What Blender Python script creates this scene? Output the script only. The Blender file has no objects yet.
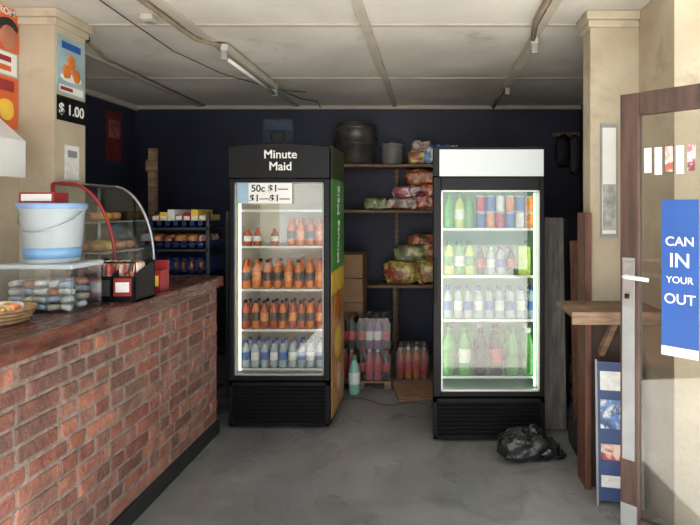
import bpy, bmesh, math, random
from mathutils import Vector, Matrix, noise
random.seed(4)
D=bpy.data
def lin(c):
    c=c/255.0
    return c/12.92 if c<=0.04045 else ((c+0.055)/1.055)**2.4
def col(r,g,b): return (lin(r),lin(g),lin(b),1)
def mul(c,k): return (min(c[0]*k,1),min(c[1]*k,1),min(c[2]*k,1),1)
def new(name):
    m=D.materials.new(name); m.use_nodes=True
    nt=m.node_tree; b=nt.nodes['Principled BSDF']; return m,nt,b
def pm(name,c,rough=.5,metal=0,var=.12,scale=8,bump=0,dark=None,stretch=(1,1,1),bscale=None,emit=0,alpha=1,spec=.5,trans=0,rvar=0,dirt=None,dscale=1.0,dpos=(.5,.7)):
    m,nt,b=new(name); N=nt.nodes; L=nt.links
    tc=N.new('ShaderNodeTexCoord'); mp=N.new('ShaderNodeMapping'); mp.inputs['Scale'].default_value=stretch
    L.new(tc.outputs['Object'],mp.inputs[0])
    n=N.new('ShaderNodeTexNoise'); n.inputs['Scale'].default_value=scale; n.inputs['Detail'].default_value=6
    L.new(mp.outputs[0],n.inputs['Vector'])
    r=N.new('ShaderNodeValToRGB')
    r.color_ramp.elements[0].position=.35; r.color_ramp.elements[1].position=.65
    r.color_ramp.elements[0].color=dark if dark else mul(c,1-var)
    r.color_ramp.elements[1].color=c if dark else mul(c,1+var)
    L.new(n.outputs['Fac'],r.inputs[0]); out=r.outputs[0]
    if dirt:
        n3=N.new('ShaderNodeTexNoise'); n3.inputs['Scale'].default_value=dscale; n3.inputs['Detail'].default_value=9; n3.inputs['Roughness'].default_value=.65
        n3.inputs['Distortion'].default_value=.6
        L.new(tc.outputs['Object'],n3.inputs['Vector'])
        r3=N.new('ShaderNodeValToRGB'); r3.color_ramp.elements[0].position=dpos[0]; r3.color_ramp.elements[1].position=dpos[1]
        L.new(n3.outputs['Fac'],r3.inputs[0])
        mx=N.new('ShaderNodeMixRGB'); L.new(r3.outputs[0],mx.inputs[0]); L.new(out,mx.inputs[1]); mx.inputs[2].default_value=dirt
        out=mx.outputs[0]
    L.new(out,b.inputs['Base Color'])
    b.inputs['Roughness'].default_value=rough; b.inputs['Metallic'].default_value=metal
    if rvar:
        mr=N.new('ShaderNodeMapRange'); mr.inputs[1].default_value=.3; mr.inputs[2].default_value=.7; mr.inputs[3].default_value=rough-rvar; mr.inputs[4].default_value=rough+rvar
        n4=N.new('ShaderNodeTexNoise'); n4.inputs['Scale'].default_value=scale*2.3; n4.inputs['Detail'].default_value=7; L.new(mp.outputs[0],n4.inputs['Vector'])
        L.new(n4.outputs['Fac'],mr.inputs[0]); L.new(mr.outputs[0],b.inputs['Roughness'])
    b.inputs['Specular IOR Level'].default_value=spec
    b.inputs['Transmission Weight'].default_value=trans
    if alpha<1: b.inputs['Alpha'].default_value=alpha
    if bump:
        n2=N.new('ShaderNodeTexNoise'); n2.inputs['Scale'].default_value=bscale or scale*3; n2.inputs['Detail'].default_value=4
        L.new(mp.outputs[0],n2.inputs['Vector'])
        bp=N.new('ShaderNodeBump'); bp.inputs['Strength'].default_value=bump; bp.inputs['Distance'].default_value=.02
        L.new(n2.outputs['Fac'],bp.inputs['Height']); L.new(bp.outputs[0],b.inputs['Normal'])
    return m
def glassm(name,tint=(1,1,1,1),refl=.08,rough=.03):
    m=D.materials.new(name); m.use_nodes=True; nt=m.node_tree; N=nt.nodes; L=nt.links
    N.remove(N['Principled BSDF'])
    o=N['Material Output']; t=N.new('ShaderNodeBsdfTransparent'); t.inputs[0].default_value=tint
    g=N.new('ShaderNodeBsdfGlossy'); g.inputs['Roughness'].default_value=rough
    mx=N.new('ShaderNodeMixShader'); fr=N.new('ShaderNodeLayerWeight'); fr.inputs[0].default_value=.15
    ma=N.new('ShaderNodeMath'); ma.operation='MULTIPLY_ADD'; ma.inputs[1].default_value=.5; ma.inputs[2].default_value=refl
    L.new(fr.outputs['Fresnel'],ma.inputs[0]); L.new(ma.outputs[0],mx.inputs[0])
    L.new(t.outputs[0],mx.inputs[1]); L.new(g.outputs[0],mx.inputs[2]); L.new(mx.outputs[0],o.inputs[0])
    return m
def emis(name,c,s):
    m,nt,b=new(name); b.inputs['Base Color'].default_value=mul(c,.6); b.inputs['Emission Color'].default_value=c; b.inputs['Emission Strength'].default_value=s
    n=nt.nodes.new('ShaderNodeTexNoise'); n.inputs['Scale'].default_value=3
    return m

class MB:
    def __init__(s): s.v=[];s.f=[];s.mi=[];s.sm=[];s.mats=[]
    def m(s,mat):
        if mat not in s.mats: s.mats.append(mat)
        return s.mats.index(mat)
    def add(s,vs,fs,mat,smooth=False,M=None):
        o=len(s.v)
        for p in vs:
            p=Vector(p); s.v.append(M@p if M else p)
        for k,f in enumerate(fs):
            s.f.append([i+o for i in f]); s.mi.append(s.m(mat[k]) if isinstance(mat,list) else s.m(mat)); s.sm.append(smooth)
        return s
    def box(s,x0,x1,y0,y1,z0,z1,mat,M=None):
        vs=[(x0,y0,z0),(x1,y0,z0),(x1,y1,z0),(x0,y1,z0),(x0,y0,z1),(x1,y0,z1),(x1,y1,z1),(x0,y1,z1)]
        fs=[(0,3,2,1),(4,5,6,7),(0,1,5,4),(1,2,6,5),(2,3,7,6),(3,0,4,7)]
        return s.add(vs,fs,mat,False,M)
    def lathe(s,prof,c,mats,n=16,M=None,sx=1,sy=1):
        vs=[];fs=[];ms=[]
        for r,z in prof:
            for i in range(n):
                a=2*math.pi*i/n; vs.append((c[0]+r*sx*math.cos(a),c[1]+r*sy*math.sin(a),c[2]+z))
        for k in range(len(prof)-1):
            mm=mats[k] if isinstance(mats,list) else mats
            for i in range(n):
                j=(i+1)%n; fs.append((k*n+i,k*n+j,(k+1)*n+j,(k+1)*n+i)); ms.append(mm)
        if prof[0][0]>1e-4: fs.append(tuple(range(n))[::-1]); ms.append(mats[0] if isinstance(mats,list) else mats)
        if prof[-1][0]>1e-4:
            k=(len(prof)-1)*n; fs.append(tuple(range(k,k+n))); ms.append(mats[-1] if isinstance(mats,list) else mats)
        return s.add(vs,fs,ms,True,M)
    def prism(s,poly,y0,y1,mat,M=None,smooth=False):
        n=len(poly); vs=[(x,y0,z) for x,z in poly]+[(x,y1,z) for x,z in poly]
        fs=[tuple(range(n)),tuple(range(n,2*n))[::-1]]+[(i,i+n,(i+1)%n+n,(i+1)%n) for i in range(n)]
        return s.add(vs,fs,mat,smooth,M)
    def sheet(s,poly,y0,y1,mat):
        n=len(poly); vs=[(x,y0,z) for x,z in poly]+[(x,y1,z) for x,z in poly]
        return s.add(vs,[(i,i+1,i+1+n,i+n) for i in range(n-1)],mat,True)
    def tube(s,pts,r,mat,n=8,M=None):
        pts=[Vector(p) for p in pts]; vs=[];fs=[]
        for k,p in enumerate(pts):
            d=(pts[min(k+1,len(pts)-1)]-pts[max(k-1,0)]).normalized()
            a=d.cross(Vector((0,0,1)))
            if a.length<.05: a=d.cross(Vector((1,0,0)))
            a.normalize(); b=d.cross(a)
            for i in range(n):
                t=2*math.pi*i/n; vs.append(p+r*(a*math.cos(t)+b*math.sin(t)))
        for k in range(len(pts)-1):
            for i in range(n):
                j=(i+1)%n; fs.append((k*n+i,k*n+j,(k+1)*n+j,(k+1)*n+i))
        fs.append(tuple(range(n))); fs.append(tuple(range((len(pts)-1)*n,len(pts)*n)))
        return s.add(vs,fs,mat,True,M)
    def lump(s,c,size,mat,seed=0,amp=.12,pw=.6,fr=3,nu=20,nv=12,M=None):
        vs=[];fs=[]
        sg=lambda x,p: math.copysign(abs(x)**p,x)
        for j in range(nv+1):
            ph=-math.pi/2+math.pi*j/nv
            for i in range(nu):
                th=2*math.pi*i/nu
                p=Vector((sg(math.cos(ph),pw)*sg(math.cos(th),pw),sg(math.cos(ph),pw)*sg(math.sin(th),pw),sg(math.sin(ph),pw)))
                q=p*fr*.5+Vector((seed*3.1,seed*1.7,seed))
                k=1+amp*noise.noise(q)*2+amp*.6*noise.noise(q*2.7)
                z=p.z*size[2]/2*k
                vs.append((c[0]+p.x*k*size[0]/2,c[1]+p.y*k*size[1]/2,max(c[2]+z,c[2]-size[2]/2)))
        for j in range(nv):
            for i in range(nu):
                i2=(i+1)%nu
                fs.append((j*nu+i,j*nu+i2,(j+1)*nu+i2,(j+1)*nu+i))
        return s.add(vs,fs,mat,True,M)
    def build(s,name,parent=None,bevel=0,seg=2):
        me=D.meshes.new(name)
        xs=[Vector(v) for v in s.v]
        lo=Vector((min(v.x for v in xs),min(v.y for v in xs),min(v.z for v in xs)))
        hi=Vector((max(v.x for v in xs),max(v.y for v in xs),max(v.z for v in xs)))
        c=(lo+hi)/2
        me.from_pydata([v-c for v in xs],[],s.f)
        for m in s.mats: me.materials.append(m)
        for p,mi,sm in zip(me.polygons,s.mi,s.sm): p.material_index=mi; p.use_smooth=sm
        bm=bmesh.new(); bm.from_mesh(me); bmesh.ops.recalc_face_normals(bm,faces=bm.faces); bm.to_mesh(me); bm.free()
        o=D.objects.new(name,me); bpy.context.collection.objects.link(o); o.location=c
        if parent:
            o.parent=parent; o.matrix_parent_inverse=Matrix.Translation(-parent.location)
        if bevel:
            b=o.modifiers.new('bevel','BEVEL'); b.width=bevel; b.segments=seg; b.limit_method='ANGLE'; b.angle_limit=math.radians(50)
        return o
def top(name,loc):
    e=D.objects.new(name,None); e.empty_display_size=.1; e.location=loc; bpy.context.collection.objects.link(e); return e
def text(name,s,loc,rot,size,mat,parent,ext=.0015,align='CENTER',sx=1):
    c=D.curves.new(name,'FONT'); c.body=s; c.size=size; c.extrude=ext; c.align_x=align; c.align_y='CENTER'; c.offset=size*.012
    o=D.objects.new(name,c); c.materials.append(mat); bpy.context.collection.objects.link(o)
    o.location=loc; o.rotation_euler=rot; o.scale=(sx,1,1)
    if parent: o.parent=parent; o.matrix_parent_inverse=Matrix.Translation(-parent.location)
    return o
R90=math.pi/2

# ---------------- materials
M_ceil=pm('ceiling_board',col(206,202,194),.85,scale=1.3,dark=col(184,179,170),bump=.05,bscale=20,dirt=col(156,146,132),dscale=1.7,dpos=(.56,.80))
M_strip=pm('cover_strip',col(172,164,150),.7,scale=4,var=.1)
M_cream=pm('cream_plaster',col(182,171,149),.8,scale=2.2,dark=col(160,147,124),bump=.15,bscale=40,dirt=col(122,104,82),dscale=2.2,dpos=(.56,.82))
M_navy=pm('navy_paint',col(40,44,66),.6,scale=1.6,dark=col(25,28,43),bump=.12,bscale=30)
M_dado=pm('brown_dado',col(62,46,38),.6,scale=5,var=.25)
M_floor=pm('cement_floor',col(136,134,130),.32,scale=1.1,dark=col(98,97,94),bump=.05,bscale=9,rvar=.14,dirt=col(76,74,72),dscale=2.4,dpos=(.5,.8))
M_ground=pm('bounce_pavement',col(203,200,193),.9,scale=3,var=.08)  # pale tone for the unseen ground, so it bounces sunlight upward
M_mortar=pm('mortar',col(122,108,98),.95,scale=20,var=.25,bump=.5,bscale=60)
BR=[pm('brick_%d'%i,c,.7,scale=14,var=.25,bump=.5,bscale=50,dirt=col(88,68,60),dscale=5,dpos=(.48,.7)) for i,c in enumerate([col(132,80,64),col(116,71,59),col(144,94,76),col(102,68,58),col(126,88,74)])]
M_ctop=pm('worn_brown_wood',col(104,64,52),.28,scale=5,dark=col(58,37,32),stretch=(4,1,4),bump=.1,rvar=.1,dirt=col(124,96,82),dscale=4,dpos=(.55,.75))
M_black=pm('black_plastic',col(15,15,17),.4,var=.1,spec=.2)
M_blackm=pm('matte_black',col(28,28,29),.65,var=.2)
M_dgrey=pm('dark_grey',col(54,54,56),.5,var=.1)
M_white=pm('white_plastic',col(212,212,207),.4,var=.03)
M_wlin=pm('cream_liner',col(222,218,202),.5,var=.03)
M_glin=pm('liner_greenish',col(196,226,199),.5,var=.03)
M_glass=glassm('door_glass',(.94,.95,.94,1),.07)
M_case=glassm('case_glass',(.90,.94,.93,1),.12)
M_chrome=pm('steel',col(180,182,182),.3,metal=.8,var=.05)
M_grey=pm('painted_grey_metal',col(140,142,142),.45,metal=.2,var=.1)
M_blue=pm('blue_plastic',col(32,48,94),.4,var=.1)
M_bluel=pm('blue_print',col(34,78,148),.45,var=.06)
M_red=pm('red_plastic',col(138,36,38),.4,var=.1)
M_orange=pm('orange_print',col(196,90,44),.5,var=.1)
M_yel=pm('yellow_print',col(216,178,64),.5,var=.1)
M_green=pm('green_print',col(70,134,58),.45,var=.1)
M_wood=pm('raw_wood',col(136,108,84),.7,scale=6,dark=col(94,73,56),stretch=(1,1,6),bump=.1)
M_rwood=pm('reddish_wood',col(106,66,48),.6,scale=6,dark=col(72,43,32),stretch=(6,6,.7),bump=.1)
M_gwood=pm('weathered_board',col(118,112,106),.8,scale=6,dark=col(84,78,74),stretch=(6,6,.7),bump=.1)
M_dwood=pm('dark_door_wood',col(80,56,46),.45,scale=5,dark=col(53,37,30),stretch=(5,5,.8),bump=.06)
M_card=pm('cardboard',col(144,112,82),.85,var=.15)
M_bread=pm('bread_crust',col(198,140,82),.6,scale=12,dark=col(158,98,52))
M_wire=pm('shelf_wire',col(205,207,200),.4,metal=.3,var=.02)

# ---------------- room
def room(name,*a,**k):
    mb=MB(); mb.box(*a); return mb.build(name)
CE=2.70
room('floor',-3.4,2.3,1.9,5.85,-.12,0,M_floor)
room('bounce_ground_outside',-14,14,-16,1.9,-.14,-.004,M_ground)  # unseen ground, extended in close to bounce sunlight onto the ceiling
YF=1.2
room('ceiling',-3.4,2.3,YF,5.85,CE,CE+.12,M_ceil)
room('wall_back',-3.4,1.8,5.72,5.85,0,CE,M_navy)
room('wall_left',-3.36,-3.23,3.2,5.72,0,CE,M_navy)
room('wall_left_return',-3.36,-2.31,3.06,3.2,0,CE,M_cream)
room('wall_left_front',-2.44,-2.31,-.4,3.06,0,CE,M_cream)
room('wall_right',1.61,1.74,3.1,5.72,0,CE,M_navy)
mb=MB(); mb.box(.90,1.62,2.99,3.13,1.02,CE,M_cream); mb.box(.90,1.62,2.99,3.13,0,1.02,M_dado); mb.build('wall_right_pillar')
room('wall_right_front',1.175,2.0,2.55,2.985,0,CE,M_cream)
mb=MB(); mb.box(-2.308,-2.11,2.94,3.2,0,CE-.001,M_cream); mb.build('wall_left_pillar')
mb=MB(); 
mb.box(-2.34,-2.08,2.91,3.23,CE-.05,CE-.001,M_cream); mb.box(-2.32,-2.095,2.925,3.215,CE-.09,CE-.05,M_cream); mb.build('trim_1',bevel=.006)
mb=MB(); mb.box(.87,1.174,2.955,3.16,CE-.05,CE-.001,M_cream); mb.box(.885,1.174,2.972,3.145,CE-.09,CE-.05,M_cream); mb.build('trim_2',bevel=.006)
mb=MB()
for x in (-2.49,-1.46,-.40,.663): mb.box(x-.026,x+.026,YF,5.72,CE-.018,CE-.0005,M_strip)
for y in (1.9,3.2,4.5): mb.box(-3.23,1.61,y-.018,y+.018,CE-.008,CE-.0008,M_strip)
mb.box(-3.23,1.61,5.68,5.72,CE-.04,CE-.0008,M_strip)
mb.box(-3.23,-3.19,3.2,5.72,CE-.05,CE-.0008,M_strip)
mb.build('trim_3')
def batten(x,y0,y1,tube=True):
    p=top('ceiling_light_batten',((x),(y0+y1)/2,CE-.04))
    b=MB(); b.box(x-.024,x+.024,y0,y1,CE-.065,CE-.018,M_strip); b.build('channel',p,.004)
    b=MB()
    for y in (y0,y1-.03): b.box(x-.02,x+.02,y,y+.03,CE-.125,CE-.065,M_grey)
    b.build('lamp_holders',p,.004)
    if tube:
        b=MB(); b.tube([(x,y0+.03,CE-.105),(x,y1-.03,CE-.105)],.013,M_white); b.build('unlit_tube',p)
batten(-1.385,3.5,4.65); batten(.655,3.35,4.6,False)
M_cab=pm('old_conduit',col(132,119,100),.6,var=.15)
mb=MB()
mb.tube([(-1.53,y,CE-.02) for y in (YF,2,3.2,3.4)]+[(-1.40,3.52,CE-.03)],.016,M_cab)
mb.tube([(-1.75,2.6,CE-.01),(-1.75,3.0,CE-.03),(-1.72,3.5,CE-.07),(-1.6,4.0,CE-.09),(-1.45,4.5,CE-.06),(-1.36,4.75,CE-.05),(-1.2,5.0,CE-.01)],.004,M_dgrey)
mb.tube([(.60,2.0,CE-.02),(.61,3.1,CE-.02),(.65,3.4,CE-.04)],.016,M_cab)
mb.tube([(.655,4.6,CE-.03),(.66,5.1,CE-.02),(.66,5.7,CE-.03)],.012,M_cab)
mb.tube([(-2.25,3.4,CE-.02),(-2.40,3.9,CE-.02),(-2.42,5.6,CE-.02)],.008,M_cab)
mb.tube([(-1.38,4.65,CE-.05),(-1.25,5.0,CE-.07),(-1.15,5.3,CE-.04),(-1.2,5.66,CE-.03)],.005,M_dgrey)
mb.build('ceiling_cable')
mb=MB(); mb.box(-1.67,-1.60,3.0,3.08,CE-.035,CE,M_strip); mb.box(-1.66,-1.61,3.01,3.07,CE-.045,CE-.035,M_grey); mb.build('junction_box',bevel=.004)
mb=MB(); mb.box(-2.28,-2.22,3.36,3.42,CE-.04,CE,M_dgrey); mb.box(-2.27,-2.23,3.37,3.41,CE-.05,CE-.04,M_grey); mb.build('junction_box',bevel=.004)

# ---------------- counter
cx=-1.48
p=top('brick_counter',(-1.79,1.7,0))
mb=MB(); mb.box(-2.10,cx-.045,-.4,3.72,.0,1.03,M_mortar); mb.build('core',p)
mb=MB()
row=0; z=.10
while z<1.0:
    h=.063; y=3.72; k=0
    while y>-.4:
        L=.215 if row%2==0 else .10
        if row%2==1 and k%5==2: L=.215
        if row%2==0 and k%4==3: L=.10
        if row%4==2 and k==0: L=.15
        y1=y; y0=y-L
        j=random.uniform(-.004,.003)
        mb.box(cx-.06,cx-.040+j,max(y0+random.uniform(0,.003),-.4),y1,z,min(z+h+random.uniform(-.003,.002),1.028),random.choice(BR))
        y-=L+.012; k+=1
    row+=1; z+=h+.0135
mb.build('bricks',p,.007)
mb=MB(); mb.box(cx-.06,cx-.02,-.4,3.72,0,.09,M_blackm); mb.build('plinth',p,.004)
mb=MB(); mb.box(-2.10,cx,-.4,3.745,1.03,1.108,M_ctop); mb.build('worktop',p,.012,3)

# ---------------- bottles
def bottle(mb,x,y,z,h,r,liq,lab,cap,n=12):
    pr=[(.85*r,0),(r,.03*h),(r,.28*h),(1.01*r,.29*h),(1.01*r,.56*h),(r,.57*h),(.96*r,.66*h),(.6*r,.80*h),(.36*r,.88*h),(.36*r,.90*h),(.44*r,.905*h),(.44*r,h),(.0001,h)]
    mats=[liq,liq,lab,lab,lab,liq,liq,liq,liq,cap,cap,cap]
    mb.lathe(pr,(x,y,z),mats,n)
def can(mb,x,y,z,h,r,body,rim,n=12):
    mb.lathe([(.85*r,0),(r,.05*h),(r,.92*h),(.86*r,h),(.8*r,h),(.8*r,.97*h),(.0001,.97*h)],(x,y,z),[rim,body,rim,rim,rim,rim],n)
L_or=pm('orange_juice',col(196,110,46),.2,var=.1)
L_ro=pm('red_orange_juice',col(160,76,46),.2,var=.15)
L_dk=pm('cola',col(34,20,16),.12,var=.1)
L_gr=pm('green_soda',col(80,150,70),.12,var=.1)
L_wa=pm('water_clear',col(190,206,210),.08,var=.05,alpha=.55)
L_ye=pm('lime_soda',col(170,190,86),.15,var=.1)
Lb=pm('blue_label',col(60,98,158),.4,var=.2,scale=40)
Lr=pm('red_label',col(172,48,46),.4,var=.3,scale=40)
Lk=pm('dark_label',col(56,52,50),.4,var=.4,scale=40)
Lg=pm('green_label',col(80,142,70),.4,var=.3,scale=40)
Lo=pm('orange_label',col(208,132,66),.4,var=.3,scale=40)
Lw=pm('white_label',col(208,208,202),.4,var=.1,scale=40)

def fridge(name,x0,x1,y0,dep,H,gx0,gx1,gz0,gz1,hz0,grz1,shelves,liner,led,ledcol,body,headmat,curved):
    p=top(name,((x0+x1)/2,y0+dep/2,0)); yb=y0+dep; yc=y0+.055; t=.04
    b=MB()
    b.box(x0,x0+t,yc,yb,.03,H-.005,body); b.box(x1-t,x1,yc,yb,.03,H-.005,body)
    b.box(x0+t,x1-t,yb-t,yb,.03,H-.005,body); b.box(x0+t,x1-t,yc,yb-t,hz0,H-.005,body); b.box(x0+t,x1-t,yc,yb-t,.03,gz0-.03,body)
    for xx in (x0+.05,x1-.09):
        for yy in (y0+.08,yb-.12): b.box(xx,xx+.04,yy,yy+.04,0,.03,M_black)
    b.build('cabinet',p,.006)
    b=MB(); e=.004
    b.box(x0+t,x0+t+.012,yc,yb-t,gz0-.03,hz0,liner); b.box(x1-t-.012,x1-t,yc,yb-t,gz0-.03,hz0,liner)
    b.box(x0+t,x1-t,yb-t-.012,yb-t,gz0-.03,hz0,liner); b.box(x0+t,x1-t,yc,yb-t,gz0-.03,gz0-.018,liner); b.box(x0+t,x1-t,yc,yb-t,hz0-.012,hz0,liner)
    b.build('liner',p)
    b=MB(); dy=y0+.05
    b.box(x0+.004,gx0,y0,dy,grz1+.012,hz0-.004,M_black); b.box(gx1,x1-.004,y0,dy,grz1+.012,hz0-.004,M_black)
    b.box(gx0,gx1,y0,dy,grz1+.012,gz0,M_black); b.box(gx0,gx1,y0,dy,gz1,hz0-.004,M_black)
    b.build('door_frame',p,.005)
    b=MB()
    for a in ((gx0,gx0+.012,gz0,gz1),(gx1-.012,gx1,gz0,gz1),(gx0,gx1,gz0,gz0+.012),(gx0,gx1,gz1-.012,gz1)): b.box(a[0],a[1],y0+.008,y0+.042,a[2],a[3],M_grey if liner is M_wlin else M_wire)
    b.build('door_inner_trim',p,.002)
    b=MB(); b.box(gx0+.006,gx1-.006,y0+.018,y0+.026,gz0+.006,gz1-.006,M_glass); b.build('door_glass',p)
    b=MB()
    if curved:
        zz=[(x0,hz0)]+[(x1,hz0)]+[(x1-(x1-x0)*i/14,H-.03+.03*math.sin(math.pi*i/14)**.6) for i in range(15)]
        b.prism(zz,y0-.012,yc,M_black)
    else:
        b.box(x0,x1,y0-.012,yc,hz0,H,M_black)
    b.build('header',p,.006)
    if headmat:
        b=MB(); b.box(x0+.045,x1-.015,y0-.02,y0-.0125,hz0+.0,H-.02,headmat); b.build('header_lightbox',p,.002)
    b=MB(); b.box(x0+.003,x1-.003,y0+.02,yc,.03,grz1,M_black)
    z=.045; 
    while z<grz1-.03:
        b.add([(x0+.03,y0+.02,z+.016),(x1-.03,y0+.02,z+.016),(x1-.03,y0,z),(x0+.03,y0,z),(x0+.03,y0+.02,z-.004),(x1-.03,y0+.02,z-.004)],[(0,1,2,3),(3,2,5,4)],M_black)
        z+=.028
    b.box(x0+.003,x0+.03,y0,y0+.02,.03,grz1,M_black); b.box(x1-.03,x1-.003,y0,y0+.02,.03,grz1,M_black)
    b.box(x0+.003,x1-.003,y0,y0+.02,grz1-.025,grz1,M_black); b.box(x0+.003,x1-.003,y0,y0+.02,.03,.045,M_black)
    b.build('grille',p)
    b=MB(); xi0=x0+t+.014; xi1=x1-t-.014
    for s in shelves:
        b.box(xi0,xi1,yc+.02,yc+.028,s-.014,s+.003,M_wire)
        b.box(xi0,xi1,yb-t-.03,yb-t-.022,s-.008,s,M_wire)
        k=22
        for i in range(k+1):
            x=xi0+.005+(xi1-xi0-.01)*i/k; b.box(x-.002,x+.002,yc+.028,yb-t-.022,s-.005,s-.0005,M_wire)
    b.build('wire_shelves',p)
    b=MB(); em=emis(name+'_led',ledcol,led)
    for x in (xi0+.006,xi1-.006): b.box(x-.005,x+.005,yc+.004,yc+.016,gz0+.02,gz1-.02,em)
    b.box(xi0+.03,xi1-.03,yc+.004,yc+.02,hz0-.03,hz0-.016,em)
    b.build('led_strips',p)
    return p

X0,X1,Y0=-1.455,-.73,3.76
pf=fridge('beverage_fridge',X0,X1,Y0,.58,2.05,-1.415,-.775,.386,1.772,1.80,.34,[1.573,1.308,.994,.70,.415],M_wlin,3,(1,.95,.84,1),M_black,None,True)
text('header_text','Minute\nMaid',(-1.08,Y0-.014,1.925),(R90,0,0),.085,M_white,pf)
b=MB(); b.box(-1.38,-1.0,Y0-.004,Y0-.0005,1.62,1.765,M_white); b.box(-1.39,-1.31,Y0-.006,Y0-.004,1.62,1.765,pm('price_blue',col(140,165,185),.5)); b.build('price_sticker',pf)
text('price_text','50c $1—',(-1.16,Y0-.006,1.725),(R90,0,0),.07,M_black,pf)
text('price_text','$1—$1—',(-1.16,Y0-.006,1.655),(R90,0,0),.07,M_black,pf)
b=MB(); b.box(X1,X1+.003,Y0+.06,Y0+.575,.05,.95,pm('side_graphic_amber',col(170,126,72),.45,var=.25,scale=5,stretch=(1,2,1)))
b.box(X1,X1+.003,Y0+.06,Y0+.575,.95,1.12,M_yel)
b.box(X1,X1+.003,Y0+.06,Y0+.575,1.12,1.80,M_green)
b.box(X1,X1+.003,Y0+.06,Y0+.575,1.80,2.04,pm('side_graphic_olive',col(46,60,34),.45,var=.3))
b.build('side_graphic',pf)
text('side_text','Minute Maid',(X1+.004,Y0+.33,1.46),(R90,-R90,R90),.12,M_white,pf)
b=MB()
for k in range(3): b.lump((X1+.004,Y0+.3,.3+.26*k),(.004,.26,.24),[L_or,M_yel,L_or][k],k,.1,1)
b.build('side_fruit_print',pf)
mb=MB()
def rowfill(mb,z,xs,y0,h,r,opts,rows=2,fn=bottle):
    for q in range(rows):
        for i,x in enumerate(xs):
            o=opts[i%len(opts)] if q==0 else random.choice(opts)
            fn(mb,x+random.uniform(-.003,.003),y0+q*(2*r+.02)+random.uniform(0,.008),z,h*random.uniform(.98,1.0),r,*o)
def rng(a,b,n): return [a+(b-a)*i/(n-1) for i in range(n)]
yb=Y0+.12
rowfill(mb,1.308,rng(-1.04,-.83,4),yb,.20,.031,[(L_or,Lk,M_orange),(L_or,Lo,M_orange)])
rowfill(mb,1.308,[-1.36,-1.29,-1.16],yb,.13,.03,[(L_ro,Lw,M_orange)],1)
rowfill(mb,.994,rng(-1.37,-.83,8),yb,.215,.031,[(L_or,Lk,M_orange),(L_or,Lo,M_orange),(L_or,Lk,M_black)])
rowfill(mb,.70,rng(-1.37,-.83,9),yb,.21,.029,[(L_ro,Lk,M_black),(L_or,Lk,M_black),(L_ro,Lo,M_black)])
rowfill(mb,.415,rng(-1.37,-.83,9),yb,.20,.029,[(L_wa,Lb,M_bluel),(L_wa,Lw,M_bluel)])
mb.build('juice_bottles')

M_head=emis('lightbox_white',(.72,.77,.76,1),.28)
X0,X1,Y0=.005,.765,3.55
pf2=fridge('beverage_fridge',X0,X1,Y0,.60,2.0,.061,.729,.345,1.708,1.80,.30,[1.445,1.12,.817,.426],M_glin,5.5,(.85,1,.86,1),M_black,M_head,False)
b=MB(); b.box(.012,.03,Y0-.025,Y0,.95,1.25,M_black); b.build('door_handle',pf2,.006)
mb=MB(); yb=Y0+.12
rowfill(mb,1.445,rng(.12,.26,3),yb,.235,.036,[(L_gr,Lg,M_green),(L_ye,Lw,M_green)],2)
for tier in range(2):
    for i,x in enumerate(rng(.34,.68,6)):
        can(mb,x,yb,1.446+tier*.115,.112,.03,[Lb,Lo,Lr,Lb,Lw,Lo][(i+tier*2)%6],M_wire); can(mb,x,yb+.08,1.446+tier*.115,.112,.03,Lb,M_wire)
rowfill(mb,1.12,rng(.12,.26,3),yb,.235,.036,[(L_ye,Lg,M_green),(L_gr,Lw,M_green)],2)
rowfill(mb,1.12,rng(.34,.55,4),yb,.20,.03,[(L_dk,Lr,M_red),(L_wa,Lw,M_white),(L_wa,Lb,M_bluel)],2)
M_ylg=pm('lime_carton',col(168,200,84),.4,var=.2,scale=20)
mb.box(.60,.68,yb-.03,yb+.08,1.122,1.32,M_ylg); 
rowfill(mb,.817,rng(.11,.69,9),yb,.22,.031,[(L_wa,Lb,M_bluel),(L_wa,Lw,M_bluel)],2)
rowfill(mb,.426,rng(.12,.67,6),yb,.33,.045,[(L_gr,Lg,M_green),(L_gr,Lw,M_green),(L_dk,Lk,M_black),(L_dk,Lr,M_red),(L_gr,Lg,M_green),(L_gr,Lg,M_white)],2)
mb.build('soda_bottles')

# ---------------- back storage shelves
p=top('storage_shelf',(-.5,5.55,0))
mb=MB()
for z in (.80,1.57,2.04): mb.box(-1.3,.5,5.38,5.715,z-.03,z,M_wood)
for x in (-1.3,-.40,.46):
    mb.box(x,x+.04,5.68,5.715,0,2.04,M_wood); mb.box(x,x+.04,5.385,5.42,0,.77,M_wood)
mb.build('frame',p,.003)
mb=MB(); mb.lathe([(.17,0),(.20,.02),(.205,.2),(.212,.205),(.212,.22),(.205,.225),(.205,.36),(.215,.365),(.215,.385),(.19,.395),(.19,.42),(.15,.45),(.05,.46),(.001,.46)],(-.80,5.53,2.042),pm('sooty_pot',col(84,80,76),.4,metal=.4,var=.3),24)
for a in (-.2,.2): mb.tube([(-.80+a,5.53,2.31),(-.80+a*1.1,5.53,2.33),(-.80+a*1.1,5.53,2.25),(-.80+a,5.53,2.24)],.01,M_dgrey)
mb.build('black_drum')
M_pot=pm('aged_aluminium',col(150,148,144),.4,metal=.5,var=.2)
mb=MB(); mb.lathe([(.10,0),(.115,.01),(.115,.2),(.125,.205),(.125,.215),(.11,.22),(.03,.235),(.03,.25),(.001,.25)],(-.42,5.53,2.042),M_pot,24); mb.build('cooking_pot')
mb=MB()
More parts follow.
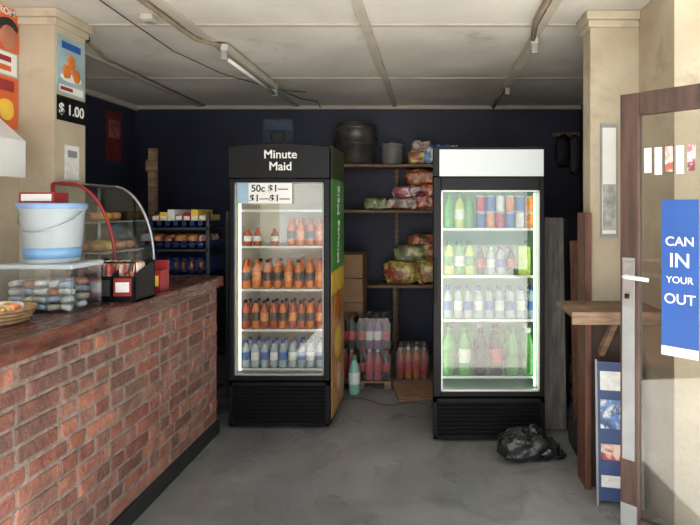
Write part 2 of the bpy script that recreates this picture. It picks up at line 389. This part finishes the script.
pk=[pm('pack_%d'%i,c,.3,var=.6,scale=13,bump=.5,bscale=14,dirt=d_,dscale=9,dpos=(.5,.56)) for i,(c,d_) in enumerate([(col(84,120,172),col(210,210,205)),(col(196,180,96),col(150,70,50)),(col(170,74,66),col(220,200,180)),(col(190,120,76),col(90,50,44)),(col(200,190,180),col(160,80,70)),(col(120,134,96),col(210,200,150)),(col(164,88,98),col(225,215,205))])]
i=0
for x,y,z,sx,sz,k in [(-.30,5.52,1.573,.34,.12,4),(-.03,5.52,1.573,.32,.14,2),(.2,5.52,1.573,.3,.2,3),(-.58,5.52,1.573,.26,.12,5),(-.24,5.5,1.69,.34,.13,6),(.04,5.52,1.71,.3,.14,2),(-.10,5.5,1.83,.34,.16,3),
    (-.14,5.50,2.045,.22,.14,1),(-.0,5.50,2.045,.2,.2,0),(.18,5.52,2.045,.22,.2,0),(-.1,5.5,2.18,.22,.10,4)]:
    i+=1; mb.lump((x,y,z+sz/2),(sx,.26,sz),pk[k],i,.14,.55,fr=5,nu=28,nv=16)
mb.build('snack_packs')
mb=MB()
for n_,(x,z,sx,sz,k) in enumerate([(-.32,.803,.36,.24,1),(-.0,.803,.34,.26,1),(.27,.803,.3,.24,4),(-.22,1.04,.36,.16,5),(.07,1.06,.34,.2,1),(-.1,1.2,.3,.12,3)]):
    mb.lump((x,5.53,z+sz/2),(sx,.27,sz),pk[k],n_+20,.12,.5,fr=5,nu=28,nv=16)
mb.build('flour_sacks')
mb=MB()
for k in range(5): mb.box(-1.05,-.66,5.0,5.36,.23*k+.002,.23*k+.225,M_card); mb.box(-.875,-.835,4.998,5.0,.23*k+.01,.23*k+.22,M_wood)
mb.build('cardboard_boxes',bevel=.004)
mb=MB()
for x in (-.9,-.66,-.42): mb.box(x,x+.06,4.62,4.97,0,.05,M_wood)
for y in (4.62,4.74,4.87): mb.box(-.9,-.36,y,y+.08,.05,.065,M_wood)
mb.build('wooden_pallet')
M_wrap=glassm('shrink_wrap',(.9,.9,.92,1),.10,.3)
grape=(pm('grape_soda',col(104,62,104),.2),Lw,M_dgrey); rasp=(pm('raspberry',col(176,80,92),.2),Lr,M_white)
cols=[(L_dk,Lr,M_red),(L_gr,Lg,M_green),grape,(L_ro,Lr,M_orange),(L_wa,Lb,M_bluel),rasp]
def pack(mb,x0,y0,z,nx,ny,h,r,a,b2):
    for c in range(nx):
        for d in range(ny): bottle(mb,x0+r+c*2.05*r,y0+r+d*2.05*r,z,h,r,*(a if (c+d)%3 else b2),n=10)
    w=nx*2.05*r; l=ny*2.05*r; e=.004
    pr=[(x0-e,z),(x0+w+e,z),(x0+w+e,z+h*.8),(x0+w-r*.6,z+h+.002),(x0+r*.6,z+h+.002),(x0-e,z+h*.8)]
    mb.prism(pr,y0-e,y0+l+e,M_wrap)
mb=MB()
r=.036
pack(mb,-.90,4.64,.067,3,4,.27,r,cols[5],cols[3]); pack(mb,-.665,4.64,.067,4,4,.27,r,cols[5],cols[0])
pack(mb,-.90,4.64,.345,3,4,.27,r,cols[0],cols[1]); pack(mb,-.665,4.64,.345,4,4,.27,r,cols[2],cols[0])
mb.build('bottle_packs')
mb=MB()
pack(mb,-.33,4.86,.003,4,3,.30,r,(L_or,Lr,M_white),cols[3])
mb.build('bottle_packs')
mb=MB(); bottle(mb,-.665,4.5,.0,.33,.05,pm('mint_bottle',col(140,196,174),.2,alpha=.8),Lw,M_green); mb.build('large_bottle')
M_flat=Matrix.Translation((-.12,4.55,.012))@Matrix.Rotation(.2,4,'Z')
mb=MB(); mb.box(-.2,.2,-.22,.22,-.006,.004,M_card,M_flat); mb.box(-.2,.0,-.20,.21,.006,.012,M_card,M_flat@Matrix.Rotation(.04,4,'Y')); mb.build('flattened_carton')
mb=MB(); mb.tube([(-.72+.1*t,4.35-.02*t+.05*math.sin(t*1.3),.005) for t in [i*.4 for i in range(18)]],.003,M_dgrey,6); mb.build('power_cable')
mb=MB(); M_p=pm('faded_poster',col(58,66,84),.6,var=.35,scale=9); mb.box(-1.84,-1.50,5.708,5.718,2.28,2.56,M_p); mb.box(-1.82,-1.52,5.705,5.708,2.44,2.54,pm('faded_poster_band',col(74,92,110),.6,var=.3)); mb.lump((-1.67,5.706,2.36),(.16,.006,.12),M_dgrey,2,.1,.9); mb.build('paper_notice')
mb=MB(); mb.box(-3.229,-3.222,5.2,5.46,2.06,2.56,pm('maroon_poster',col(110,34,38),.5,var=.3)); mb.box(-3.222,-3.219,5.24,5.42,2.3,2.48,pm('poster_photo',col(150,90,80),.5,var=.4,scale=12)); mb.build('paper_notice')
mb=MB(); mb.box(1.30,1.60,5.69,5.719,2.36,2.41,M_wood)
for k in range(3): mb.tube([(1.36+.09*k,5.69,2.38),(1.36+.09*k,5.66,2.37),(1.36+.09*k,5.655,2.40)],.006,M_chrome)
mb.lump((1.40,5.64,2.20),(.16,.10,.34),M_blackm,41,.14,.7,fr=5); mb.lump((1.53,5.64,2.16),(.12,.09,.42),M_dgrey,43,.14,.7,fr=5); mb.build('wall_coat_rack')

# ---------------- bread rack
p=top('bread_rack',(-2.0,4.2,0))
mb=MB()
for x in (-2.31,-1.72):
    for y in (4.0,4.38): mb.box(x,x+.025,y,y+.025,0,1.56,M_dgrey)
for z in (.4,1.06,1.255,1.42):
    mb.box(-2.31,-1.695,4.0,4.02,z,z+.02,M_dgrey); mb.box(-2.31,-1.695,4.385,4.405,z,z+.02,M_dgrey)
mb.build('frame',p,.002)
mb=MB()
for z,h in ((1.08,.13),(1.275,.06),(1.44,.05)):
    mb.box(-2.28,-1.725,4.03,4.37,z,z+.01,M_blue)
    mb.box(-2.28,-2.27,4.03,4.37,z,z+h,M_blue); mb.box(-1.735,-1.725,4.03,4.37,z,z+h,M_blue); mb.box(-2.27,-1.735,4.36,4.37,z,z+h,M_blue)
    mb.box(-2.27,-1.735,4.03,4.04,z,z+.03,M_blue); mb.box(-2.27,-1.735,4.03,4.04,z+h-.02,z+h,M_blue)
    for k in range(9): mb.box(-2.26+k*.063,-2.235+k*.063,4.03,4.04,z,z+h,M_blue)
mb.build('crates',p)
mb=MB()
for t_,z in enumerate((1.09,1.285,1.45)):
    if t_==2:
        for k in range(7):
            c_=[pk[3],M_yel,M_white,pk[3],M_red,M_yel,pk[1]][k]; x=-2.16+k*.06
            mb.box(x,x+.054,4.06,4.33,z,z+.085+.02*(k%3),c_); mb.box(x+.005,x+.049,4.058,4.06,z+.045,z+.075,Lw)
        continue
    for k in range(6):
        mb.lump((-2.225+k*.09,4.19,z+.05),(.085,.28,[.08,.10,.10][t_]),[M_bread,pk[4],Lw,M_bread,pk[3],M_bread][(k+t_*2)%6],k+t_,.06,.6)
mb.build('loaves',p)
mb=MB(); mb.box(-2.43,-2.37,4.5,4.55,0,2.1,M_wood); mb.box(-2.45,-2.35,4.497,4.5,1.9,2.0,M_wood); mb.build('wooden_post',bevel=.004)

# ---------------- display case
p=top('pastry_display_case',(-1.9,3.1,1.108))
ya,yb_=2.9,3.3
base=1.109
mb=MB(); mb.box(-2.095,-1.74,ya,yb_,base,base+.06,M_red); mb.box(-2.095,-1.745,ya+.005,yb_-.005,base+.06,base+.065,M_white); mb.build('base',p,.004)
arc=[(-1.745,base+.06)]+[(-2.0+.255*math.cos(t),1.25+.47*math.sin(t)) for t in [i*R90/14 for i in range(15)]]+[(-2.09,1.72)]
mb=MB(); mb.sheet(arc,ya,yb_,M_case); mb.build('curved_glass',p)
poly=arc+[(-2.09,base+.06)]
mb=MB()
for y in (ya,yb_): mb.prism(poly,y-.003,y+.003,M_case)
mb.build('end_glass',p)
mb=MB()
mb.tube([(x,ya,z) for x,z in arc],.009,M_red); mb.tube([(x,yb_,z) for x,z in arc],.008,M_chrome)
mb.tube([(-2.09,ya,base),(-2.09,ya,1.72)],.01,M_red); mb.tube([(-2.09,yb_,base),(-2.09,yb_,1.72)],.01,M_chrome)
mb.tube([(-2.05,ya,1.72),(-2.05,yb_,1.72)],.012,M_red); mb.tube([(-1.99,ya,1.72),(-1.99,yb_,1.72)],.006,M_chrome)
mb.build('frame_tubes',p)
mb=MB()
for z in (1.33,1.5): mb.box(-2.085,-1.80-(z-1.33)*.4,ya+.01,yb_-.01,z,z+.008,M_chrome)
mb.build('inner_shelves',p)
mb=MB()
for z,xm in ((1.176,-1.79),(1.34,-1.83),(1.51,-1.9)):
    for k in range(4):
        for q in range(3):
            x=-2.05+q*.085
            if x<xm: mb.lump((x,ya+.06+k*.095,z+.025),(.075,.08,.05),[M_bread,pk[3],M_bread,M_yel][(k+q)%4],k+q,.08,.8,nu=12,nv=8)
mb.build('pastries',p)

# ---------------- counter items
zc=1.109
M_fr=pm('frosted_plastic',col(190,200,204),.3,var=.04,alpha=.65)
M_clr=glassm('clear_plastic',(.93,.96,.98,1),.14,.2)
p=top('plastic_storage_bin',(-1.79,2.47,zc))
mb=MB()
x0,x1,y0,y1=-1.95,-1.62,2.36,2.58
for a in ((x0,x1,y0,y0+.006),(x0,x1,y1-.006,y1),(x0,x0+.006,y0+.006,y1-.006),(x1-.006,x1,y0+.006,y1-.006)): mb.box(*a,zc,zc+.2,M_clr)
mb.box(x0,x1,y0,y1,zc,zc+.006,M_clr); mb.build('body',p)
mb=MB(); mb.box(x0-.008,x1+.008,y0-.008,y1+.008,zc+.2,zc+.222,M_fr); mb.build('lid',p,.006)
mb=MB()
wr=[pm('sweet_wrap_%d'%i,c,.35,var=.3,scale=30) for i,c in enumerate([col(214,210,202),col(150,168,186),col(206,192,160),col(180,120,98)])]
for k in range(40):
    Mx=Matrix.Translation((x0+.05+(k%5)*.057,y0+.05+((k//5)%2)*.1,zc+.022+(k//10)*.036))@Matrix.Rotation(k*1.3,4,'Z')@Matrix.Rotation(.3*math.sin(k),4,'X')
    mb.lump((0,0,0),(.062,.045,.026),wr[[0,0,1,2,0,1,0,3][k%8]],k,.1,.45,nu=12,nv=8,M=Mx)
mb.build('wrapped_sweets',p)
p=top('plastic_bucket',(-1.78,2.47,zc+.223))
mb=MB(); zb=zc+.223
mb.lathe([(.105,0),(.11,.005),(.128,.24),(.134,.245),(.134,.255),(.12,.255),(.103,.01),(.001,.01)],(-1.78,2.47,zb),M_fr,28); mb.build('tub',p)
mb=MB(); mb.lathe([(.1125,.02),(.1165,.07)],(-1.78,2.47,zb),pm('pale_blue_band',col(104,144,180),.4),28); mb.build('band',p)
mb=MB(); mb.lathe([(.137,.25),(.139,.252),(.139,.272),(.13,.276),(.125,.27),(.001,.27)],(-1.78,2.47,zb),pm('blue_lid',col(120,150,186),.4),28); mb.build('lid',p)
mb=MB(); mb.tube([(-1.78+.137*math.cos(t),2.47-.137*abs(math.sin(t))*.9-.005,zb+.235-.09*math.sin(t)) for t in [i*math.pi/14 for i in range(15)]],.003,M_chrome); mb.build('handle',p)
mb=MB(); mb.box(-1.90,-1.74,2.42,2.52,zb+.277,zb+.325,M_red); mb.box(-1.89,-1.75,2.418,2.42,zb+.285,zb+.317,M_white); mb.build('small_carton',bevel=.003)
p=top('counter_organizer',(-1.67,2.76,zc))
mb=MB(); x0,x1,y0,y1=-1.84,-1.50,2.66,2.85
mb.box(x0,x1,y0,y1,zc,zc+.012,M_black)
for a in ((x0,x1,y0,y0+.008,.13),(x0,x1,y1-.008,y1,.18)): mb.box(a[0],a[1],a[2],a[3],zc+.012,zc+a[4],M_black)
for x in (x0,x1-.008,x0+.11,x0+.22): mb.add([(x,y0,zc),(x,y1,zc),(x,y1,zc+.2),(x,y0,zc+.14),(x+.008,y0,zc),(x+.008,y1,zc),(x+.008,y1,zc+.2),(x+.008,y0,zc+.14)],[(0,1,2,3),(4,7,6,5),(0,3,7,4),(1,5,6,2),(3,2,6,7),(0,4,5,1)],M_black)
mb.tube([(x0,y0,zc+.14),(x0-.01,y0,zc+.2),(x1,y0,zc+.2),(x1,y0,zc+.14)],.005,M_black)
mb.build('tray',p,.002)
mb=MB()
for k in range(9): mb.lump((x0+.03+k*.035,y0+.09+(k%2)*.03,zc+.11),(.03,.10,.18),pk[[2,4,3,4,2,1,4,3,2][k]],k,.06,.5,nu=12,nv=8)
mb.build('packets',p)
mb=MB(); mb.box(x0+.05,x1-.13,y0-.002,y0-.0003,zc+.03,zc+.11,M_dgrey); mb.box(x1-.11,x1-.02,y0-.002,y0-.0003,zc+.03,zc+.12,M_red); mb.box(x1-.1,x1-.03,y0-.003,y0-.002,zc+.05,zc+.1,Lw); mb.build('labels',p)
mb=MB(); mb.box(-1.63,-1.55,3.0,3.1,zc,zc+.12,M_red); mb.box(-1.62,-1.56,2.998,3.0,zc+.03,zc+.09,M_yel); mb.box(-1.63,-1.55,3.09,3.1,zc+.12,zc+.17,M_red); mb.build('snack_box',bevel=.003)
p=top('wicker_basket',(-1.80,2.17,zc))
mb=MB(); M_wick=pm('wicker',col(150,120,86),.7,var=.3,scale=30,bump=.4,bscale=60)
mb.lathe([(.10,0),(.105,.004),(.135,.06),(.14,.065),(.128,.06),(.098,.01),(.001,.01)],(-1.80,2.17,zc),M_wick,28)
for k in range(4):
    pts=[(-1.80+(.108+.009*k+.003*(-1)**i)*math.cos(i*math.pi/16),2.17+(.108+.009*k+.003*(-1)**i)*math.sin(i*math.pi/16),zc+.01+k*.016) for i in range(33)]
    mb.tube(pts,.005,M_wick,6)
mb.build('basket',p)
mb=MB()
for k in range(9): a=k*.7; mb.lump((-1.80+.06*math.cos(a),2.17+.06*math.sin(a),zc+.055),(.07,.05,.05),pk[[3,4,1,4,2,3,4,5,1][k]],k,.1,.6,nu=12,nv=8)
mb.build('sweets',p)

# ---------------- left wall posters & shelf
XL=-2.309
M_skin=pm('skin_print',col(160,104,78),.5,var=.3)
p=top('paper_notice',(XL,2.6,2.55))
mb=MB()
mb.box(XL,XL+.004,2.25,2.935,2.44,2.675,M_orange); mb.lump((XL+.005,2.86,2.52),(.006,.12,.14),M_skin,3,.08,1); mb.lump((XL+.004,2.86,2.57),(.006,.14,.10),M_blackm,4,.08,1); mb.build('sheet',p)
text('poster_lettering','DROM',(XL+.007,2.83,2.65),(R90,0,R90),.05,M_white,p)
mb=MB(); mb.box(XL,XL+.004,2.4,2.92,2.31,2.43,M_white); mb.box(XL+.004,XL+.005,2.45,2.88,2.38,2.41,M_red); mb.box(XL+.004,XL+.005,2.45,2.88,2.33,2.36,M_orange); mb.build('paper_notice')
mb=MB(); mb.box(XL,XL+.004,2.3,2.93,2.02,2.30,M_orange); mb.lump((XL+.005,2.85,2.12),(.006,.1,.12),M_yel,8,.1,1); mb.box(XL+.004,XL+.006,2.4,2.9,2.22,2.28,M_red); mb.build('paper_notice')
XP=-2.109
mb=MB(); M_teal=pm('teal_poster',col(140,162,164),.5,var=.2,scale=5)
mb.box(XP,XP+.004,2.955,3.185,2.24,2.57,M_teal)
for k,(y,z) in enumerate(((3.03,2.37),(3.11,2.36),(3.07,2.43))): mb.lump((XP+.005,y,z),(.006,.07,.08),L_or,k,.1,.9)
mb.lump((XP+.0045,3.07,2.34),(.004,.18,.05),M_white,3,.05,.9)
mb.box(XP+.004,XP+.005,2.97,3.17,2.25,2.29,M_white); mb.box(XP+.005,XP+.006,2.98,3.08,2.26,2.28,M_red); mb.box(XP+.004,XP+.005,2.99,3.15,2.5,2.54,M_bluel)
mb.build('paper_notice')
p=top('price_sign',(XP,3.07,2.15)); mb=MB(); mb.box(XP,XP+.006,2.955,3.19,2.085,2.225,M_black); mb.build('board',p)
text('price','$ 1.00',(XP+.007,3.07,2.15),(R90,0,R90),.085,M_white,p)
mb=MB(); mb.box(XP,XP+.003,3.02,3.14,1.75,1.95,Lw); mb.box(XP+.003,XP+.004,3.04,3.12,1.88,1.92,M_grey); mb.build('paper_notice')  # small paper notice on the pillar side
mb=MB(); mb.prism([(-2.309,2.12),(-2.10,1.93),(-2.10,1.74),(-2.12,1.74),(-2.12,1.91),(-2.309,2.07)],2.0,2.72,M_white); mb.build('wall_shelf',bevel=.003)

# ---------------- right side
mb=MB()
mb.box(.955,1.05,2.978,2.991,1.42,2.06,M_grey); mb.box(.965,1.04,2.975,2.978,1.44,2.04,M_white); mb.box(.967,1.038,2.973,2.975,1.46,1.72,pm('notice_grey',col(150,150,145),.6,var=.3,scale=20)); mb.build('wall_notice_board')
mb=MB(); mb.box(.862,.899,2.96,3.12,0,1.56,M_rwood); mb.build('wooden_door_jamb',bevel=.004)
p=top('wooden_wall_shelf',(.9,2.8,1.05))
mb=MB(); mb.box(.70,1.17,2.64,2.955,1.035,1.065,M_wood); mb.box(.70,1.17,2.63,2.64,1.0,1.065,M_wood); mb.build('board',p,.004)
mb=MB(); mb.add([(.93,2.66,1.035),(.96,2.66,1.035),(.96,2.69,1.035),(.93,2.69,1.035),(.93,2.93,.76),(.96,2.93,.76),(.96,2.96,.79),(.93,2.96,.79)],[(0,1,2,3),(4,7,6,5),(0,4,5,1),(1,5,6,2),(2,6,7,3),(3,7,4,0)],M_wood); mb.build('bracket',p)
def lean(x0,x1,y,h,t,mat,ang):
    Mx=Matrix.Translation((0,y,0.0))@Matrix.Rotation(-ang,4,'X')
    mb=MB(); mb.box(x0,x1,0,t,0.005,h,mat,Mx); 
    return mb
lean(.80,.96,3.75,1.52,.025,M_gwood,.06).build('leaning_board',bevel=.003)
lean(.98,1.17,3.62,1.36,.03,M_rwood,.08).build('leaning_board',bevel=.003)
lean(.97,1.1,4.2,1.5,.03,M_blackm,.05).build('leaning_board',bevel=.003)
Mx=Matrix.Translation((.97,2.78,.0))@Matrix.Rotation(-.2,4,'Z')@Matrix.Rotation(-.12,4,'X')
p=top('advertising_board',(.97,2.78,0))
mb=MB(); mb.box(-.09,.14,0,.012,.03,.75,pm('navy_print',col(48,66,108),.5),Mx); mb.box(-.07,.12,-.002,0,.40,.55,pk[0],Mx); mb.box(-.07,.12,-.002,0,.10,.16,Lw,Mx); mb.box(-.07,.12,-.002,0,.24,.32,pk[2],Mx); mb.box(-.07,.12,-.002,0,.60,.70,Lw,Mx)
mb.box(-.095,-.085,-.004,.016,.002,.76,M_grey,Mx); mb.box(.135,.145,-.004,.016,.002,.76,M_grey,Mx)
mb.build('panel',p)
mb=MB(); mb.lump((1.0,3.36,.13),(.24,.22,.26),M_blackm,5,.1,.8,fr=5); mb.build('refuse_bag')
M_bag=pm('black_plastic_bag',col(50,50,48),.2,scale=10,dark=col(18,18,18),bump=.7,bscale=15)
mb=MB(); mb.lump((.58,3.34,.09),(.31,.22,.18),M_bag,9,.11,.75,fr=4,nu=56,nv=32); mb.lump((.70,3.34,.06),(.20,.16,.12),M_bag,12,.14,.8,fr=5,nu=40,nv=24); mb.lump((.64,3.33,.17),(.07,.05,.08),M_bag,15,.2,.8,fr=6); mb.lump((.80,3.35,.02),(.10,.10,.04),M_bag,17,.2,.8,fr=6); mb.build('plastic_bag')

# glass door
p=top('door_1',(.86,2.40,0))
Dm=Matrix.Translation((.858,2.40,0))@Matrix.Rotation(-math.atan2(.23,.248),4,'Z')
W=.82; z0=.01; z1=2.10
mb=MB(); mb.box(0,.085,0,.045,z0,z1,M_dwood,Dm); mb.box(W-.085,W,0,.045,z0,z1,M_dwood,Dm); mb.box(.085,W-.085,0,.045,z1-.10,z1,M_dwood,Dm); mb.box(.085,W-.085,0,.045,z0,z0+.18,M_dwood,Dm); mb.build('frame',p,.004)
mb=MB(); mb.box(.085,W-.085,.018,.026,z0+.18,z1-.10,glassm('entrance_glass',(.84,.84,.82,1),.07),Dm); mb.build('glass_pane',p)
mb=MB(); mb.box(.012,.068,-.004,-.0005,.45,1.36,M_grey,Dm); mb.box(.005,.078,-.006,-.0005,.03,.25,M_grey,Dm); mb.build('kick_plates',p)
mb=MB(); mb.box(.02,.065,-.014,-.004,1.14,1.34,M_chrome,Dm); mb.tube([(.04,-.012,1.28),(.04,-.055,1.28),(.05,-.06,1.28),(.15,-.06,1.275)],.009,M_white,8,Dm); mb.lathe([(.01,0),(.01,.02),(.001,.02)],(.04,-.02,1.18),M_black,10,Dm); mb.build('handle_lock',p)
mb=MB(); mb.box(.18,.33,.010,.0175,.95,1.62,M_bluel,Dm); mb.box(.18,.33,.0095,.010,.95,.99,M_white,Dm); mb.build('sticker_sign',p)
for k,(s,sz) in enumerate((('CAN',.055),('IN',.085),('YOUR',.04),('OUT',.06))):
    o=text('sticker_text',s,(0,0,0),(0,0,0),sz,M_white,p,.0005)
    o.matrix_basis=Dm@Matrix.Translation((.255,.0085,1.44-k*.082))@Matrix.Rotation(R90,4,'X')
mb=MB()
for k in range(5): mb.box(.105+k*.045,.135+k*.045,.012,.0175,1.74-.01*(k%2),1.85,[M_white,Lw,pk[4],M_white,pk[6]][k],Dm)
mb.build('stickers',p)
mb=MB()
for z in (.25,1.05,1.85): mb.lathe([(.012,0),(.012,.1),(.001,.1)],(W+.008,.022,z),M_chrome,10,Dm)
mb.build('hinges',p)

# ---------------- lights
w=D.worlds.new('World'); bpy.context.scene.world=w; w.use_nodes=True
bg=w.node_tree.nodes['Background']; bg.inputs[0].default_value=(.93,.97,1,1); bg.inputs[1].default_value=2.9
s=D.lights.new('sun','SUN'); s.energy=18; s.angle=math.radians(8); s.color=(1,.975,.94)
so=D.objects.new('sun',s); bpy.context.collection.objects.link(so); so.location=(3,-4,6)
so.rotation_euler=Vector((-.12,.28,-.9)).to_track_quat('-Z','Y').to_euler()

sc=bpy.context.scene
sc.view_settings.view_transform='Standard'; sc.view_settings.exposure=0
cam=D.cameras.new('camera'); co=D.objects.new('camera',cam); bpy.context.collection.objects.link(co)
co.location=(0,0,1.58); co.rotation_euler=(R90,0,0); cam.lens=526/700*36; cam.sensor_width=36
cam.shift_x=-82/700; cam.shift_y=-53.5/700; cam.clip_start=.02
sc.camera=co
